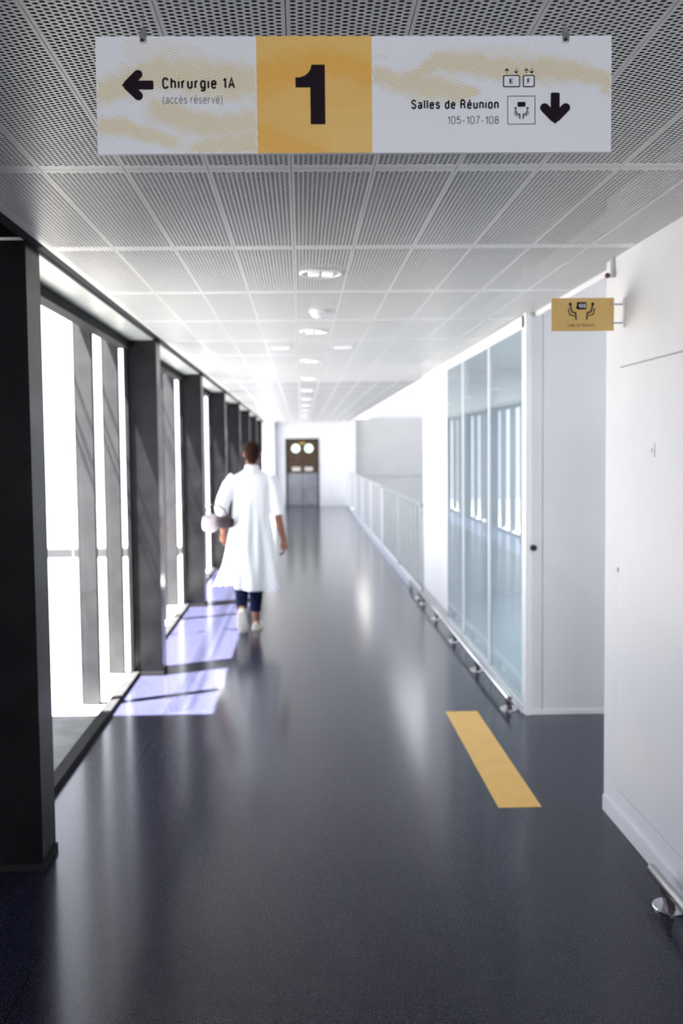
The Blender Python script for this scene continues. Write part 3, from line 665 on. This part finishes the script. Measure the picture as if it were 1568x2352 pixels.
# coat: back-flaring body with folds, standing collar, short sleeves
bm = bmesh.new(); rings = []; NN = 72
prof = [(1.50, .075, .065, 0, 0), (1.475, .12, .075, 0, 0), (1.45, .172, .09, 0, 0), (1.40, .196, .108, 0, 0), (1.30, .186, .125, 0, .01), (1.18, .172, .125, 0, .03), (1.05, .170, .13, -.005, .05),
        (.92, .190, .15, -.012, .07), (.78, .212, .17, -.022, .09), (.62, .238, .185, -.030, .10), (.50, .258, .195, -.038, .11), (.39, .274, .20, -.044, .12)]
for z, rx, ry, cx, fo in prof:
    rg = []
    for k in range(NN):
        t = 2*math.pi*k/NN; q = 1 + 2.4*fo*(.55*math.cos(5*t+1.0+z*1.5) + .35*math.cos(9*t+.4-z*3) + .2*math.cos(14*t+z*5))
        dz = (.03*math.cos(t+.6) if z < .45 else 0)
        rg.append(W((cx+rx*math.cos(t)*q, -.005+ry*math.sin(t)*q - (.04*(1.2-z) if z < 1.2 else 0), z + (-.035*(math.cos(t)) if z < .45 else 0))))
    rings.append(rg)
rings.append([ (p*.9 + Vector((OX-.04, OY-.03, p.z))*.1 + Vector((0,0,.03))) for p in rings[-1] ])
loft(bm, rings)
T_(bm, [(.15, 0, 1.43), (.195, -.005, 1.34), (.222, -.025, 1.22), (.238, -.035, 1.12), (.243, -.038, 1.075)], [.07, .071, .064, .062, .060], 24)
T_(bm, [(-.15, 0, 1.43), (-.21, -.02, 1.35), (-.262, -.055, 1.23), (-.285, -.06, 1.15), (-.285, -.03, 1.10)], [.07, .072, .068, .066, .060], 24)
T_(bm, [(0, -.012, 1.46), (0, -.015, 1.50), (.002, -.012, 1.545)], [.085, .072, .063], 24)
coat = cloth('coat', bm, M_coat, .007, 5)
# back seam and vent of the coat
bm = bmesh.new(); T_(bm, [(-.002, -.012-.066, 1.545), (0, -.09, 1.47), (0, -.128, 1.35)], .0035, 8); obj('collar_seam', bm, M_coat, coat)
# trousers
bm = bmesh.new()
T_(bm, [(.075, -.01, .86), (.055, .02, .66), (.022, .02, .46), (.02, -.008, .30), (.018, -.03, .165)], [.105, .092, .070, .062, .048], 24)
T_(bm, [(-.085, -.01, .86), (-.098, .01, .66), (-.105, -.02, .47), (-.10, -.165, .345), (-.094, -.27, .245)], [.105, .092, .070, .062, .050], 24)
ball(bm, W((0, 0, .88)), (.165, .12, .1))
cloth('trousers', bm, M_pants, .006, 4)
# shoes: upper + sole each
def shoe(heel, toe, up, label=None):
    h, t, u = Vector(heel), Vector(toe), Vector(up).normalized(); d = (t-h); L = d.length; d.normalize(); s = d.cross(u).normalized()
    def ring(f, wd, hh, base=0):
        c = h + d*L*f
        return [W(c + s*wd*math.cos(a) + u*(base + hh*max(0, math.sin(a)) + (.004*math.sin(a) if math.sin(a) < 0 else 0))) for a in (2*math.pi*q/20 for q in range(20))]
    b = bmesh.new(); loft(b, [ring(f, w_, hh, .012) for f, w_, hh in ((0, .018, .05), (.04, .030, .062), (.16, .036, .066), (.34, .037, .062), (.5, .042, .055), (.7, .047, .042), (.88, .038, .030), (1, .014, .016))])
    o = obj('shoe', b, M_shoe, body, smooth=True, label=label)
    b = bmesh.new(); loft(b, [ring(f, w_, .002, 0) [:] for f, w_ in ((-.01, .018), (.04, .034), (.2, .040), (.45, .042), (.7, .050), (.9, .040), (1.02, .014))])
    for v in b.verts: pass
    so = obj('sole', b, mat('sole_pale', (.62,.60,.52), .7), o)
    sd_ = so.modifiers.new('solid', 'SOLIDIFY'); sd_.thickness = .012; sd_.offset = 0
    return o
shoe((.018, -.085, .006), (.034, .175, .006), (0, 0, 1))
shoe((-.090, -.385, .225), (-.090, -.225, .012), (.0, .80, .60))

# bag hooked over the bent left arm
bg_ = thing('handbag', (OX-.36, OY-.02, .90), 'pale grey-pink handbag with dark plum side hanging on the bent left arm of the person', 'handbag')
def pillow(c, h, p=3.2, n=28):
    b = bmesh.new(); rings = []
    for i in range(9):
        f = -1 + 2*i/8; sc = (1-abs(f)**4)**.35 if abs(f) < 1 else .35
        rg = []
        for k in range(n):
            t = 2*math.pi*k/n; cx_, sy_ = math.cos(t), math.sin(t); q = (abs(cx_)**p+abs(sy_)**p)**(-1/p)
            rg.append(W((c[0]+h[0]*cx_*q*sc, c[1]+h[1]*sy_*q*sc, c[2]+h[2]*f)))
        rings.append(rg)
    return loft(b, rings)
M_bag1 = noisy(mat('pale_pink_leather', (.55,.48,.52), .5), 6, (.50,.44,.48), (.60,.53,.56)); M_bag2 = noisy(mat('plum_leather', (.06,.028,.045), .5), 6, (.022,.009,.016), (.035,.016,.026))
obj('bag_body', pillow((-.395, -.03, 1.005), (.072, .06, .085)), M_bag1, bg_, smooth=True)
obj('bag_side', pillow((-.245, -.125, 1.015), (.085, .045, .055)), M_bag2, bg_, smooth=True, label='dark plum side pouch')
obj('bag_handle', tube(bmesh.new(), [W(p) for p in ((-.44, -.05, 1.07), (-.42, -.09, 1.14), (-.36, -.15, 1.19), (-.30, -.165, 1.18), (-.24, -.16, 1.13), (-.22, -.14, 1.06))], .007, 10), M_bag2, bg_, smooth=True)
